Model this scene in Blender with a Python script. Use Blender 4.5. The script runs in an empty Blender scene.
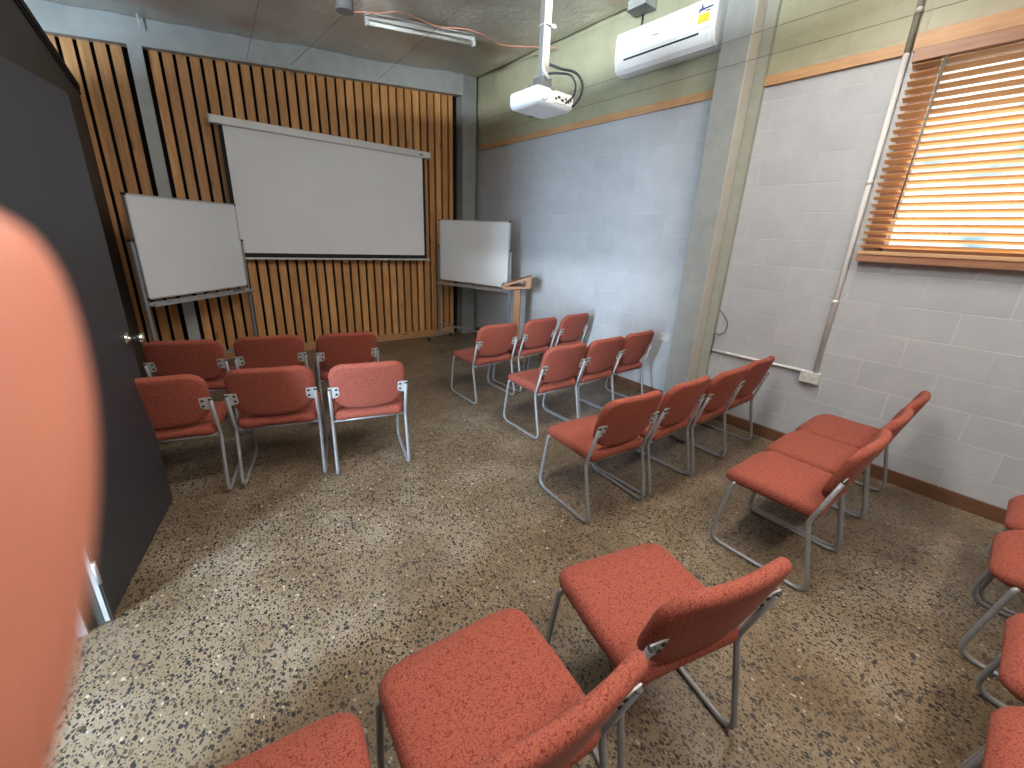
import bpy, bmesh, math, random
from mathutils import Vector, Matrix
random.seed(7)
S = bpy.context.scene
COL = S.collection
PI = math.pi
# ------------------------------------------------------------ camera
YAW, PIT, ROL = 0.6877, 0.3229, 0.0489
CAM = Vector((-3.760, -1.2773, 1.5506))
F_PX = 412.94
fv = Vector((math.sin(YAW)*math.cos(PIT), math.cos(YAW)*math.cos(PIT), -math.sin(PIT)))
r0 = fv.cross(Vector((0, 0, 1))).normalized(); u0 = r0.cross(fv)
rv = r0*math.cos(ROL) + u0*math.sin(ROL)
uv = -r0*math.sin(ROL) + u0*math.cos(ROL)
cd = bpy.data.cameras.new('camera'); cam = bpy.data.objects.new('camera', cd); COL.objects.link(cam)
M = Matrix.Identity(4)
for i in range(3):
    M[i][0] = rv[i]; M[i][1] = uv[i]; M[i][2] = -fv[i]; M[i][3] = CAM[i]
cam.matrix_world = M
cd.sensor_width = 36; cd.sensor_fit = 'HORIZONTAL'; cd.lens = F_PX*36/1024
cd.shift_x = -7.39/1024; cd.shift_y = -8.22/1024
cd.clip_start = 0.002; cd.clip_end = 200
cd.dof.use_dof = True; cd.dof.focus_distance = 3.2; cd.dof.aperture_fstop = 8.0
S.camera = cam
# ------------------------------------------------------------ view
S.view_settings.view_transform = 'Standard'; S.view_settings.look = 'None'
S.view_settings.gamma = 1; S.view_settings.use_curve_mapping = False
S.view_settings.exposure = 0.0
# ------------------------------------------------------------ world: bright overcast sky with soft cloud
W = bpy.data.worlds.new('sky'); S.world = W; W.use_nodes = True
wn = W.node_tree; wn.nodes.clear()
wo = wn.nodes.new('ShaderNodeOutputWorld'); wb = wn.nodes.new('ShaderNodeBackground')
tc = wn.nodes.new('ShaderNodeTexCoord'); nz = wn.nodes.new('ShaderNodeTexNoise'); cr = wn.nodes.new('ShaderNodeValToRGB')
nz.inputs['Scale'].default_value = 9; nz.inputs['Detail'].default_value = 4
cr.color_ramp.elements[0].position = .42; cr.color_ramp.elements[0].color = (.22, .36, .42, 1)
cr.color_ramp.elements[1].position = .58; cr.color_ramp.elements[1].color = (1, .98, .95, 1)
wn.links.new(tc.outputs['Generated'], nz.inputs['Vector']); wn.links.new(nz.outputs['Fac'], cr.inputs['Fac'])
wn.links.new(cr.outputs['Color'], wb.inputs['Color']); wn.links.new(wb.outputs['Background'], wo.inputs['Surface'])
wb.inputs['Strength'].default_value = 2.4

def area(name, loc, target, sx, sy, power, col, portal=False, spread=PI):
    l = bpy.data.lights.new(name, 'AREA'); l.shape = 'RECTANGLE'; l.size = sx; l.size_y = sy
    l.energy = power; l.color = col; l.spread = spread
    o = bpy.data.objects.new(name, l); COL.objects.link(o); o.location = loc
    d = Vector(target) - Vector(loc); o.rotation_euler = d.to_track_quat('-Z', 'Y').to_euler()
    if portal: l.cycles.is_portal = True
    return o
# daylight of the neighbouring foyer's glazed entrance, seen from here through the open door
area('foyer_entrance_daylight', (-6.45, -.74, 1.25), (-4.2, .20, 1.25), .50, 2.3, 430, (.60, .80, 1.0))
# bright foyer showing through the gap over the low partition
area('foyer_gap_daylight', (-6.45, -.8, 2.43), (0, 2.2, 3.3), 1.6, .12, 110, (.86, .95, 1.0), spread=math.radians(58))
# sky seen by the two windows of the right wall
area('window_sky_portal_front', (.30, -1.15, 2.1), (-1, -1.15, 2.1), 1.6, 1.15, 1, (1, 1, 1), True)
area('window_sky_portal_rear', (.30, -3.2, 2.1), (-1, -3.2, 2.1), 1.6, 1.15, 1, (1, 1, 1), True)
# added fill light, shaped as unseen battens above and behind the photographer
FILL_LAMPS = ((-1.35, -.15), (-3.15, -.15), (-1.55, -2.1), (-3.0, -2.1))
for lx, ly in FILL_LAMPS:
    area('added_fill_light', (lx, ly, 3.65+.1*lx-.20), (lx, ly+.5, 0), 1.15, .28, 33, (1, .95, .87))
    area('added_fill_uplight', (lx, ly-.09, 3.65+.1*lx-.12), (lx, ly+.2, 5), 1.15, .06, 20, (1, .95, .87))  # upward fill, added to brighten the ceiling lining
sl = bpy.data.lights.new('sun', 'SUN'); sl.energy = 11; sl.color = (1, .93, .82); sl.angle = .01
so = bpy.data.objects.new('sun', sl); COL.objects.link(so)
so.rotation_euler = Vector((-1, .22, -1.28)).to_track_quat('-Z', 'Y').to_euler()

# ------------------------------------------------------------ material helpers
def newmat(name):
    m = bpy.data.materials.new(name); m.use_nodes = True
    return m, m.node_tree, m.node_tree.nodes['Principled BSDF']
def N(nt, typ, **kw):
    n = nt.nodes.new(typ)
    for k, v in kw.items():
        if k in n.inputs.keys(): n.inputs[k].default_value = v
        else: setattr(n, k, v)
    return n
def ramp(nt, fac, stops, interp='LINEAR'):
    r = nt.nodes.new('ShaderNodeValToRGB'); r.color_ramp.interpolation = interp
    e = r.color_ramp.elements
    while len(e) < len(stops): e.new(0.5)
    for i, (p, c) in enumerate(stops):
        e[i].position = p; e[i].color = (c if len(c) == 4 else (*c, 1))
    nt.links.new(fac, r.inputs['Fac']); return r.outputs['Color']
def mix(nt, fac, a, b, blend='MIX'):
    n = nt.nodes.new('ShaderNodeMix'); n.data_type = 'RGBA'; n.blend_type = blend
    for sock, v in ((n.inputs[0], fac), (n.inputs[6], a), (n.inputs[7], b)):
        if hasattr(v, 'links'): nt.links.new(v, sock)
        else: sock.default_value = v if isinstance(v, float) else (*v, 1)
    return n.outputs[2]
def math_(nt, op, a, b=None):
    n = nt.nodes.new('ShaderNodeMath'); n.operation = op
    for i, v in enumerate((a, b)):
        if v is None: continue
        if hasattr(v, 'links'): nt.links.new(v, n.inputs[i])
        else: n.inputs[i].default_value = v
    return n.outputs[0]
def coord(nt, kind='Object'): return nt.nodes.new('ShaderNodeTexCoord').outputs[kind]
def noise(nt, vec, scale, detail=3, rough=.5, out='Fac'):
    n = N(nt, 'ShaderNodeTexNoise', Scale=scale, Detail=detail, Roughness=rough)
    nt.links.new(vec, n.inputs['Vector']); return n.outputs[out]
def bump(nt, bs, h, strength=.3, dist=.01):
    b = N(nt, 'ShaderNodeBump', Strength=strength, Distance=dist)
    nt.links.new(h, b.inputs['Height']); nt.links.new(b.outputs['Normal'], bs.inputs['Normal']); return b
def scalev(nt, vec, s):
    m = nt.nodes.new('ShaderNodeMapping'); m.inputs['Scale'].default_value = s
    nt.links.new(vec, m.inputs['Vector']); return m.outputs['Vector']
def simple(name, col, rough=.5, metal=0, nscale=40, namp=.06, bmp=0):
    m, nt, b = newmat(name); v = coord(nt)
    f = noise(nt, v, nscale, 3)
    lo = tuple(c*(1-namp) for c in col); hi = tuple(min(1, c*(1+namp)) for c in col)
    nt.links.new(ramp(nt, f, [(.3, lo), (.7, hi)]), b.inputs['Base Color'])
    b.inputs['Roughness'].default_value = rough; b.inputs['Metallic'].default_value = metal
    if bmp: bump(nt, b, f, bmp, .002)
    return m
MT = {}
# polished exposed aggregate concrete
def mk_floor():
    m, nt, b = newmat('polished_aggregate_concrete'); v = coord(nt)
    base = ramp(nt, noise(nt, v, 2.2, 5, .6), [(.32, (.122, .086, .050)), (.5, (.168, .127, .083)), (.7, (.235, .197, .148))])
    fine = noise(nt, v, 130, 3, .7)
    base = mix(nt, .55, base, ramp(nt, fine, [(.3, (.30, .28, .25)), (.7, (.9, .88, .84))]), 'MULTIPLY')
    base = mix(nt, 1.0, base, (1.5, 1.5, 1.5), 'MULTIPLY')
    dv = nt.nodes.new('ShaderNodeVectorMath'); dv.operation = 'ADD'
    nn = N(nt, 'ShaderNodeTexNoise', Scale=60, Detail=2); nt.links.new(v, nn.inputs['Vector'])
    sc = nt.nodes.new('ShaderNodeVectorMath'); sc.operation = 'SCALE'; sc.inputs['Scale'].default_value = .010
    nt.links.new(nn.outputs['Color'], sc.inputs[0]); nt.links.new(v, dv.inputs[0]); nt.links.new(sc.outputs[0], dv.inputs[1])
    out = base
    for scale, frac, rad in ((128, .56, .34), (60, .40, .36), (86, .46, .35)):
        vo = N(nt, 'ShaderNodeTexVoronoi', Scale=scale); vo.voronoi_dimensions = '2D'
        mp = nt.nodes.new('ShaderNodeMapping'); mp.inputs['Location'].default_value = (scale*.13, scale*.07, 0)
        mp.inputs['Rotation'].default_value = (0, 0, scale); mp.inputs['Scale'].default_value = (1, .74, 1)
        nt.links.new(dv.outputs[0], mp.inputs['Vector']); nt.links.new(mp.outputs[0], vo.inputs['Vector'])
        sep = nt.nodes.new('ShaderNodeSeparateColor'); nt.links.new(vo.outputs['Color'], sep.inputs[0])
        r = math_(nt, 'MULTIPLY', sep.outputs[1], rad)
        inside = math_(nt, 'GREATER_THAN', math_(nt, 'ADD', r, .10), vo.outputs['Distance'])
        pick = math_(nt, 'LESS_THAN', sep.outputs[0], frac)
        mask = math_(nt, 'MULTIPLY', inside, pick)
        stone = ramp(nt, sep.outputs[2], [(0, (.020, .019, .020)), (.62, (.038, .034, .032)), (.80, (.085, .055, .032)), (.965, (.13, .09, .06)), (.975, (.38, .33, .26))], 'LINEAR')
        out = mix(nt, mask, out, stone)
    nt.links.new(out, b.inputs['Base Color'])
    nt.links.new(ramp(nt, noise(nt, v, 7, 3), [(.3, (.30,)*3), (.7, (.46,)*3)]), b.inputs['Roughness'])
    b.inputs['Specular IOR Level'].default_value = .45
    bump(nt, b, fine, .05, .001)
    return m
MT['floor'] = mk_floor()
def mk_block():
    m, nt, b = newmat('painted_concrete_blockwork'); v = coord(nt)
    sp = nt.nodes.new('ShaderNodeSeparateXYZ'); nt.links.new(v, sp.inputs[0])
    cb = nt.nodes.new('ShaderNodeCombineXYZ')
    nt.links.new(math_(nt, 'ADD', sp.outputs['Y'], .2), cb.inputs[0]); nt.links.new(math_(nt, 'SUBTRACT', sp.outputs['Z'], .03), cb.inputs[1])
    def br(mort, smooth):
        n = nt.nodes.new('ShaderNodeTexBrick'); n.offset = .5; n.offset_frequency = 2
        n.inputs['Scale'].default_value = 1; n.inputs['Brick Width'].default_value = .4; n.inputs['Row Height'].default_value = .2
        n.inputs['Mortar Size'].default_value = mort; n.inputs['Mortar Smooth'].default_value = smooth; n.inputs['Bias'].default_value = 0
        n.inputs['Color1'].default_value = (0, 0, 0, 1); n.inputs['Color2'].default_value = (1, 1, 1, 1); n.inputs['Mortar'].default_value = (.5, .5, .5, 1)
        nt.links.new(cb.outputs[0], n.inputs['Vector']); return n
    b1 = br(.0045, .4)
    mott = noise(nt, v, 5, 5, .65)
    white = ramp(nt, mott, [(.3, (.42, .437, .465)), (.7, (.48, .497, .525))])
    white = mix(nt, .03, white, b1.outputs['Color'])
    olive = ramp(nt, mott, [(.3, (.33, .325, .215)), (.7, (.41, .40, .275))])
    up = math_(nt, 'GREATER_THAN', sp.outputs['Z'], 2.76)
    col = mix(nt, up, white, olive)
    # worn stain on the wall below the conduit
    d = nt.nodes.new('ShaderNodeVectorMath'); d.operation = 'DISTANCE'; nt.links.new(v, d.inputs[0]); d.inputs[1].default_value = (0, -.08, .70)
    st = math_(nt, 'MULTIPLY', ramp(nt, d.outputs['Value'], [(.035, (1, 1, 1)), (.06, (0, 0, 0))]), .5)
    col = mix(nt, st, col, (.40, .37, .35))
    line = math_(nt, 'MULTIPLY', b1.outputs['Fac'], .34)
    col = mix(nt, line, col, mix(nt, up, (.72, .73, .75), (.50, .49, .36)))
    nt.links.new(col, b.inputs['Base Color']); b.inputs['Roughness'].default_value = .42
    h = math_(nt, 'SUBTRACT', math_(nt, 'MULTIPLY', noise(nt, v, 140, 2), .12), b1.outputs['Fac'])
    bump(nt, b, h, .55, .006)
    return m
MT['block'] = mk_block()
def mk_wood(name, c1, c2, c3, axis='Z', rough=.5, board=None, knots=True):
    m, nt, b = newmat(name); v = coord(nt)
    s = {'Z': (14, 14, 1.0), 'X': (1.0, 14, 14), 'Y': (14, 1.0, 14)}[axis]
    if board:
        sp = nt.nodes.new('ShaderNodeSeparateXYZ'); nt.links.new(v, sp.inputs[0])
        idx = math_(nt, 'FLOOR', math_(nt, 'DIVIDE', math_(nt, 'ADD', sp.outputs['X'], board[1]), board[0]))
        wn_ = nt.nodes.new('ShaderNodeTexWhiteNoise'); wn_.noise_dimensions = '1D'; nt.links.new(idx, wn_.inputs['W'])
        ad = nt.nodes.new('ShaderNodeVectorMath'); ad.operation = 'MULTIPLY_ADD'
        ad.inputs[1].default_value = (9, 9, 9); nt.links.new(wn_.outputs['Color'], ad.inputs[0]); nt.links.new(v, ad.inputs[2])
        vv = ad.outputs[0]
    else: vv = v
    g = noise(nt, scalev(nt, vv, s), 3.2, 6, .65)
    col = ramp(nt, g, [(.28, c1), (.5, c2), (.72, c3)])
    if knots:
        vo = N(nt, 'ShaderNodeTexVoronoi', Scale=1.0)
        nt.links.new(scalev(nt, vv, {'Z': (9, 9, 2.2), 'X': (2.2, 9, 9), 'Y': (9, 2.2, 9)}[axis]), vo.inputs['Vector'])
        kn = ramp(nt, vo.outputs['Distance'], [(.05, (1, 1, 1)), (.16, (0, 0, 0))])
        col = mix(nt, math_(nt, 'MULTIPLY', kn, .8), col, tuple(c*.35 for c in c1))
    if board:
        col = mix(nt, 1.0, col, ramp(nt, wn_.outputs['Value'], [(0, (.80, .74, .70)), (1, (1.12, 1.08, 1.05))]), 'MULTIPLY')
    col = mix(nt, .35, col, ramp(nt, noise(nt, vv, 4, 3), [(.3, (.75, .65, .6)), (.7, (1.1, 1.1, 1.1))]), 'MULTIPLY')
    nt.links.new(col, b.inputs['Base Color']); b.inputs['Roughness'].default_value = rough
    bump(nt, b, g, .15, .002)
    return m
PITCH = .1073; SX0 = -3.359
MT['slat'] = mk_wood('timber_slats', (.50, .245, .085), (.66, .345, .125), (.77, .44, .18), 'Z', .5, (PITCH, 3.359+PITCH*40))
MT['strip'] = mk_wood('pine_trim', (.44, .24, .11), (.54, .31, .15), (.62, .38, .20), 'Y', .45)
MT['baseb'] = mk_wood('timber_baseboard', (.42, .22, .09), (.52, .28, .12), (.6, .34, .16), 'X', .5)
MT['skirt'] = mk_wood('dark_skirting', (.10, .045, .022), (.14, .065, .035), (.18, .09, .05), 'Y', .45, None, False)
MT['pelmet'] = mk_wood('stained_window_timber', (.26, .12, .065), (.33, .16, .09), (.38, .2, .12), 'Y', .4, None, False)
MT['lectern'] = mk_wood('lectern_timber', (.27, .12, .045), (.36, .17, .065), (.45, .24, .11), 'Z', .4)
MT['black'] = simple('matt_black', (.012, .011, .011), .8)
MT['plastic_black'] = simple('black_plastic', (.015, .015, .016), .4)
MT['steel'] = simple('painted_grey_steel', (.42, .435, .42), .5, 0, 9, .08)
MT['steel_column'] = simple('column_grey_steel', (.29, .30, .285), .5, 0, 9, .08)
MT['steel_lit'] = simple('window_lit_grey_steel', (.46, .44, .38), .5, 0, 9, .05)
MT['steel_olive'] = simple('olive_grey_steel', (.31, .31, .26), .5, 0, 9, .06)
MT['frame'] = simple('grey_powder_coated_tube', (.29, .29, .30), .38, .25, 60, .05)
MT['plate'] = simple('pale_grey_plate', (.50, .50, .50), .4, .1, 60, .04)
MT['white'] = simple('white_plastic', (.72, .72, .71), .35, 0, 20, .02)
MT['offwhite'] = simple('offwhite_plastic', (.62, .62, .59), .4, 0, 20, .02)
MT['screen'] = simple('matt_white_screen', (.84, .84, .86), .8, 0, 2, .03)
MT['board'] = simple('glossy_whiteboard', (.82, .84, .87), .22, 0, 2, .02)
MT['alu'] = simple('satin_aluminium', (.60, .60, .60), .35, .7, 30, .05)
MT['chrome'] = simple('polished_steel', (.75, .72, .66), .18, 1, 20, .03)
MT['partition'] = simple('dark_olive_wall_paint', (.042, .040, .034), .6, 0, 3, .15)
MT['door'] = simple('charcoal_door', (.034, .035, .042), .5, 0, 120, .10, .1)
MT['plaster'] = simple('warm_grey_plaster', (.50, .47, .42), .8, 0, 3, .06)
MT['dark'] = simple('dark_backing', (.006, .005, .005), .9)
MT['cable'] = simple('black_cable', (.015, .016, .02), .5)
MT['pink'] = simple('salmon_cable', (.68, .30, .20), .5)
MT['wire'] = simple('thin_steel_wire', (.06, .06, .055), .5, .3)
MT['yellow'] = simple('yellow_label', (.62, .52, .05), .5)
MT['blue'] = simple('blue_print', (.03, .05, .14), .5)
MT['red'] = simple('red_marker', (.45, .03, .03), .4)
MT['green'] = simple('green_marker', (.02, .14, .06), .4)
MT['tube'] = simple('fluorescent_tube', (.80, .82, .78), .25)
MT['grey_can'] = simple('grey_metal_can', (.17, .18, .18), .45, .3)
MT['clearduct'] = simple('pale_duct', (.47, .485, .51), .3)
MT['concrete_out'] = simple('outdoor_paving', (.42, .42, .40), .9, 0, 3, .2)
def mk_foil():
    m, nt, b = newmat('foil_ceiling_lining'); v = coord(nt)
    n1 = noise(nt, v, 1.6, 5, .6); n2 = noise(nt, v, .9, 3, .5)
    c = ramp(nt, n1, [(.3, (.55, .53, .46)), (.7, (.74, .72, .65))])
    st = ramp(nt, n2, [(.52, (0, 0, 0)), (.66, (1, 1, 1))])
    c = mix(nt, math_(nt, 'MULTIPLY', st, .6), c, (.50, .27, .17))  # brown reflections of timber and floor painted into the foil colour
    nt.links.new(c, b.inputs['Base Color']); b.inputs['Metallic'].default_value = .4
    b.inputs['Roughness'].default_value = .34
    bump(nt, b, noise(nt, v, 5, 5, .65), .8, .035); return m
MT['foil'] = mk_foil()
def mk_fabric():
    m, nt, b = newmat('vermicular_red_upholstery'); v = coord(nt)
    n = noise(nt, v, 120, 1.2, .45); n2 = noise(nt, v, 300, 2)
    a = math_(nt, 'ABSOLUTE', math_(nt, 'SUBTRACT', n, .5))
    c = ramp(nt, a, [(.016, (.165, .022, .016)), (.045, (.315, .083, .054))])
    c = mix(nt, .25, c, ramp(nt, n2, [(.35, (.6, .6, .6)), (.65, (1.15, 1.15, 1.15))]), 'MULTIPLY')
    nt.links.new(c, b.inputs['Base Color']); b.inputs['Roughness'].default_value = .85
    b.inputs['Sheen Weight'].default_value = .05; b.inputs['Sheen Tint'].default_value = (1, .75, .65, 1)
    b.inputs['Specular IOR Level'].default_value = .25
    bump(nt, b, a, .12, .0015); return m
MT['fabric'] = mk_fabric()
def mk_slat_blind():
    m, nt, b = newmat('honey_timber_blind'); v = coord(nt)
    g = noise(nt, scalev(nt, v, (14, 1, 14)), 4, 4)
    c = ramp(nt, g, [(.3, (.80, .56, .34)), (.7, (.90, .70, .46))])
    nt.links.new(c, b.inputs['Base Color']); b.inputs['Roughness'].default_value = .4
    tr = nt.nodes.new('ShaderNodeBsdfTranslucent'); nt.links.new(c, tr.inputs['Color'])
    mx = nt.nodes.new('ShaderNodeMixShader'); mx.inputs[0].default_value = .55
    o = nt.nodes['Material Output']
    nt.links.new(b.outputs[0], mx.inputs[1]); nt.links.new(tr.outputs[0], mx.inputs[2]); nt.links.new(mx.outputs[0], o.inputs['Surface'])
    return m
MT['blind'] = mk_slat_blind()
def mk_glass():
    m, nt, b = newmat('window_glass'); nt.nodes.remove(b)
    t = nt.nodes.new('ShaderNodeBsdfTransparent'); t.inputs['Color'].default_value = (.95, .97, .96, 1)
    g = nt.nodes.new('ShaderNodeBsdfGlossy'); g.inputs['Roughness'].default_value = .03
    mx = nt.nodes.new('ShaderNodeMixShader'); mx.inputs[0].default_value = .05
    nt.links.new(t.outputs[0], mx.inputs[1]); nt.links.new(g.outputs[0], mx.inputs[2])
    nt.links.new(mx.outputs[0], nt.nodes['Material Output'].inputs['Surface']); return m
MT['glass'] = mk_glass()
def mk_skin():
    m, nt, b = newmat('skin'); v = coord(nt)
    nt.links.new(ramp(nt, noise(nt, v, 60, 3), [(.3, (.54, .20, .135)), (.7, (.61, .24, .165))]), b.inputs['Base Color'])
    b.inputs['Roughness'].default_value = .5; b.inputs['Subsurface Weight'].default_value = .25
    b.inputs['Subsurface Radius'].default_value = (1, .4, .25); b.inputs['Subsurface Scale'].default_value = .004
    return m
MT['skin'] = mk_skin()

# ------------------------------------------------------------ mesh helpers
def box(bm, x0, x1, y0, y1, z0, z1, bev=0, mat=None):
    vs = [bm.verts.new((x, y, z)) for x in (x0, x1) for y in (y0, y1) for z in (z0, z1)]
    fs = [(0, 1, 3, 2), (4, 6, 7, 5), (0, 4, 5, 1), (2, 3, 7, 6), (0, 2, 6, 4), (1, 5, 7, 3)]
    F = [bm.faces.new([vs[i] for i in f]) for f in fs]
    if mat is not None:
        for v in vs: v.co = mat @ v.co
    if bev:
        es = list({e for f in F for e in f.edges})
        bmesh.ops.bevel(bm, geom=es, offset=bev, segments=2, profile=.5, affect='EDGES')
def fillet(pts, r, n=5):
    """round the corners of a polyline"""
    out = [Vector(pts[0])]
    for i in range(1, len(pts)-1):
        p, a, c = Vector(pts[i]), Vector(pts[i-1]), Vector(pts[i+1])
        rr = r[i] if isinstance(r, (list, tuple)) else r
        d1, d2 = (a-p), (c-p); L = min(rr, d1.length*.45, d2.length*.45)
        A, B = p+d1.normalized()*L, p+d2.normalized()*L
        for k in range(n+1):
            t = k/n; out.append(A*(1-t)**2 + p*2*t*(1-t) + B*t*t)
    out.append(Vector(pts[-1])); return out
def tube(bm, path, r, seg=8, caps=True):
    path = [Vector(p) for p in path]; n = len(path); rings = []
    up = None
    for i, p in enumerate(path):
        t = (path[min(i+1, n-1)] - path[max(i-1, 0)]).normalized()
        if up is None:
            up = Vector((0, 0, 1)) if abs(t.z) < .9 else Vector((1, 0, 0))
        s = t.cross(up).normalized(); up = s.cross(t).normalized()
        rr = r[i] if isinstance(r, (list, tuple)) else r
        rings.append([bm.verts.new(p + (s*math.cos(a)+up*math.sin(a))*rr) for a in [2*PI*k/seg for k in range(seg)]])
    for i in range(n-1):
        for k in range(seg):
            f = bm.faces.new((rings[i][k], rings[i][(k+1) % seg], rings[i+1][(k+1) % seg], rings[i+1][k])); f.smooth = True
    if caps:
        bm.faces.new(rings[0][::-1]); bm.faces.new(rings[-1])
def lathe(bm, prof, origin, axis, seg=20):
    axis = Vector(axis).normalized(); q = axis.to_track_quat('Z', 'Y'); rings = []
    for r, h in prof:
        rings.append([bm.verts.new(Vector(origin) + q @ Vector((r*math.cos(2*PI*k/seg), r*math.sin(2*PI*k/seg), h))) for k in range(seg)])
    for i in range(len(rings)-1):
        for k in range(seg):
            f = bm.faces.new((rings[i][k], rings[i][(k+1) % seg], rings[i+1][(k+1) % seg], rings[i+1][k])); f.smooth = True
    bm.faces.new(rings[0][::-1]); bm.faces.new(rings[-1])
def prism(bm, poly, fn, d0, d1):
    """extrude a 2-D polygon; fn(a, b, d) -> xyz"""
    A = [bm.verts.new(fn(a, b, d0)) for a, b in poly]; B = [bm.verts.new(fn(a, b, d1)) for a, b in poly]
    bm.faces.new(A[::-1]); bm.faces.new(B); n = len(poly)
    for i in range(n): bm.faces.new((A[i], A[(i+1) % n], B[(i+1) % n], B[i]))
def outline(w, h, r, n=6):
    """rounded rectangle; r = radii for (+x+y, -x+y, -x-y, +x-y)"""
    pts = []
    for (sx, sy), rr, a0 in zip(((1, 1), (-1, 1), (-1, -1), (1, -1)), r, (0, PI/2, PI, 1.5*PI)):
        cx, cy = sx*(w-rr), sy*(h-rr)
        for k in range(n+1):
            a = a0+PI/2*k/n; pts.append((cx+rr*math.cos(a), cy+rr*math.sin(a)))
    # extra points on the straight runs
    out = []
    for i, p in enumerate(pts):
        q = pts[(i+1) % len(pts)]; out.append(p)
        d = math.dist(p, q)
        if d > .05:
            m = int(d/.035)
            for k in range(1, m): out.append((p[0]+(q[0]-p[0])*k/m, p[1]+(q[1]-p[1])*k/m))
    return out
def cushion(bm, ol, thick, edge, deform, crown=.0):
    """closed padded slab around outline ol, deform(x,y,z) bends it"""
    def ring(scale_in, z):
        vs = []
        for x, y in ol:
            d = math.hypot(x, y); k = max(0, (d-scale_in)/d)
            vs.append(bm.verts.new(deform(x*k, y*k, z)))
        return vs
    def ringf(f, z):
        return [bm.verts.new(deform(x*f, y*f, z)) for x, y in ol]
    R = []
    h = thick/2
    for f in (.12, .35, .6, .8): R.append(ringf(f*(1-edge*3), -h))
    for k in range(0, 7):
        a = -PI/2 + PI*k/6
        R.append(ring(edge*(1-math.cos(a)), h*math.sin(a)))
    for f in (.8, .6, .35, .12): R.append(ringf(f*(1-edge*3), h+crown*(1-f*f)))
    n = len(ol)
    for i in range(len(R)-1):
        for k in range(n):
            fc = bm.faces.new((R[i][k], R[i][(k+1) % n], R[i+1][(k+1) % n], R[i+1][k])); fc.smooth = True
    f0 = bm.faces.new(R[0][::-1]); f1 = bm.faces.new(R[-1]); f0.smooth = f1.smooth = True
def obj(name, bm, mat, parent=None):
    bmesh.ops.recalc_face_normals(bm, faces=bm.faces)
    me = bpy.data.meshes.new(name); bm.to_mesh(me); bm.free()
    me.materials.append(MT[mat] if isinstance(mat, str) else mat)
    o = bpy.data.objects.new(name, me); COL.objects.link(o)
    if parent: o.parent = parent
    return o
def B(): return bmesh.new()
def boxes(name, mat, parent, *bs, bev=0):
    bm = B()
    for b in bs: box(bm, *b, bev=bev)
    return obj(name, bm, mat, parent)
def tubes(name, mat, parent, r, *paths, seg=8):
    bm = B()
    for p in paths: tube(bm, p, r, seg)
    return obj(name, bm, mat, parent)
def tag(o, label, cat, group=None):
    o['label'] = label; o['category'] = cat
    if group: o['group'] = group
    return o
def thing(name, label, cat, loc=(0, 0, 0), rz=0, group=None):
    o = bpy.data.objects.new(name, None); COL.objects.link(o); o.empty_display_size = .1
    o.location = loc; o.rotation_euler = (0, 0, rz)
    return tag(o, label, cat, group)
def struct(o): o['kind'] = 'structure'; return o
def dup(root, loc, rz, label):
    r = root.copy(); COL.objects.link(r); r.location = loc; r.rotation_euler = (0, 0, rz); r['label'] = label
    for c in list(root.children):
        k = c.copy(); COL.objects.link(k); k.parent = r
        for g in c.children:
            q = g.copy(); COL.objects.link(q); q.parent = k
    return r
def ceilz(x): return 3.65 + .1*x

# ------------------------------------------------------------ setting
struct(boxes('floor', 'floor', None, (-6.8, .25, -4.2, 5.1, -.12, 0)))
# right wall with two window openings (y0,y1), z 1.50..2.73
WIN = ((-2.05, -.50), (-4.0, -2.45))
WZ0, WZ1 = 1.60, 2.66
bm = B()
ys = [-4.3, -4.0, -2.45, -2.05, -.50, 5.1]
for i in range(5):
    y0, y1 = ys[i], ys[i+1]
    if i in (1, 3):
        box(bm, 0, .2, y0, y1, -.1, WZ0); box(bm, 0, .2, y0, y1, WZ1, 4.0)
    else: box(bm, 0, .2, y0, y1, -.1, 4.0)
struct(obj('wall_right', bm, 'block'))
struct(boxes('wall_rear', 'plaster', None, (-6.8, 0, -4.3, -4.2, 0, 3.65)))
struct(boxes('wall_back', 'dark', None, (-6.8, 0, 4.68, 4.85, 0, 3.70)))
struct(boxes('wall_foyer', 'plaster', None, (-6.8, -6.6, -4.2, 4.68, 0, 3.05)))
# left partition with the door opening, lower than the ceiling
DY0, DY1 = -.22, .70
struct(boxes('wall_left', 'partition', None, (-4.32, -4.2, -4.2, DY0, 0, 2.62), (-4.32, -4.2, DY1, 4.60, 0, 2.62), (-4.32, -4.2, DY0, DY1, 2.08, 2.62)))
bm = B(); box(bm, -4.34, -4.188, -4.2, 4.60, 2.62, 2.665); box(bm, -4.2, -4.190, -4.2, 4.6, 2.585, 2.60)
struct(obj('trim_1', bm, 'black'))
# ceiling lining, sagging foil
bm = B(); nx, ny = 90, 110; V = []
from mathutils import noise as mn
for i in range(nx+1):
    row = []
    for j in range(ny+1):
        x = -6.8 + 6.8*i/nx; y = -4.25 + 8.78*j/ny
        w = mn.noise(Vector((x*1.3, y*1.7, 0)))*.035 + mn.noise(Vector((x*4.5, y*4.0, 3)))*.014
        fade = min(1, max(0, -x/.25))
        row.append(bm.verts.new((x, y, ceilz(x)+.02 + w*fade + (.02 if x > -.01 else 0))))
    V.append(row)
for i in range(nx):
    for j in range(ny):
        f = bm.faces.new((V[i][j], V[i][j+1], V[i+1][j+1], V[i+1][j])); f.smooth = True
ce = obj('ceiling', bm, 'foil'); struct(ce)
sm = ce.modifiers.new('thickness', 'SOLIDIFY'); sm.thickness = .015; sm.offset = -1
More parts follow.
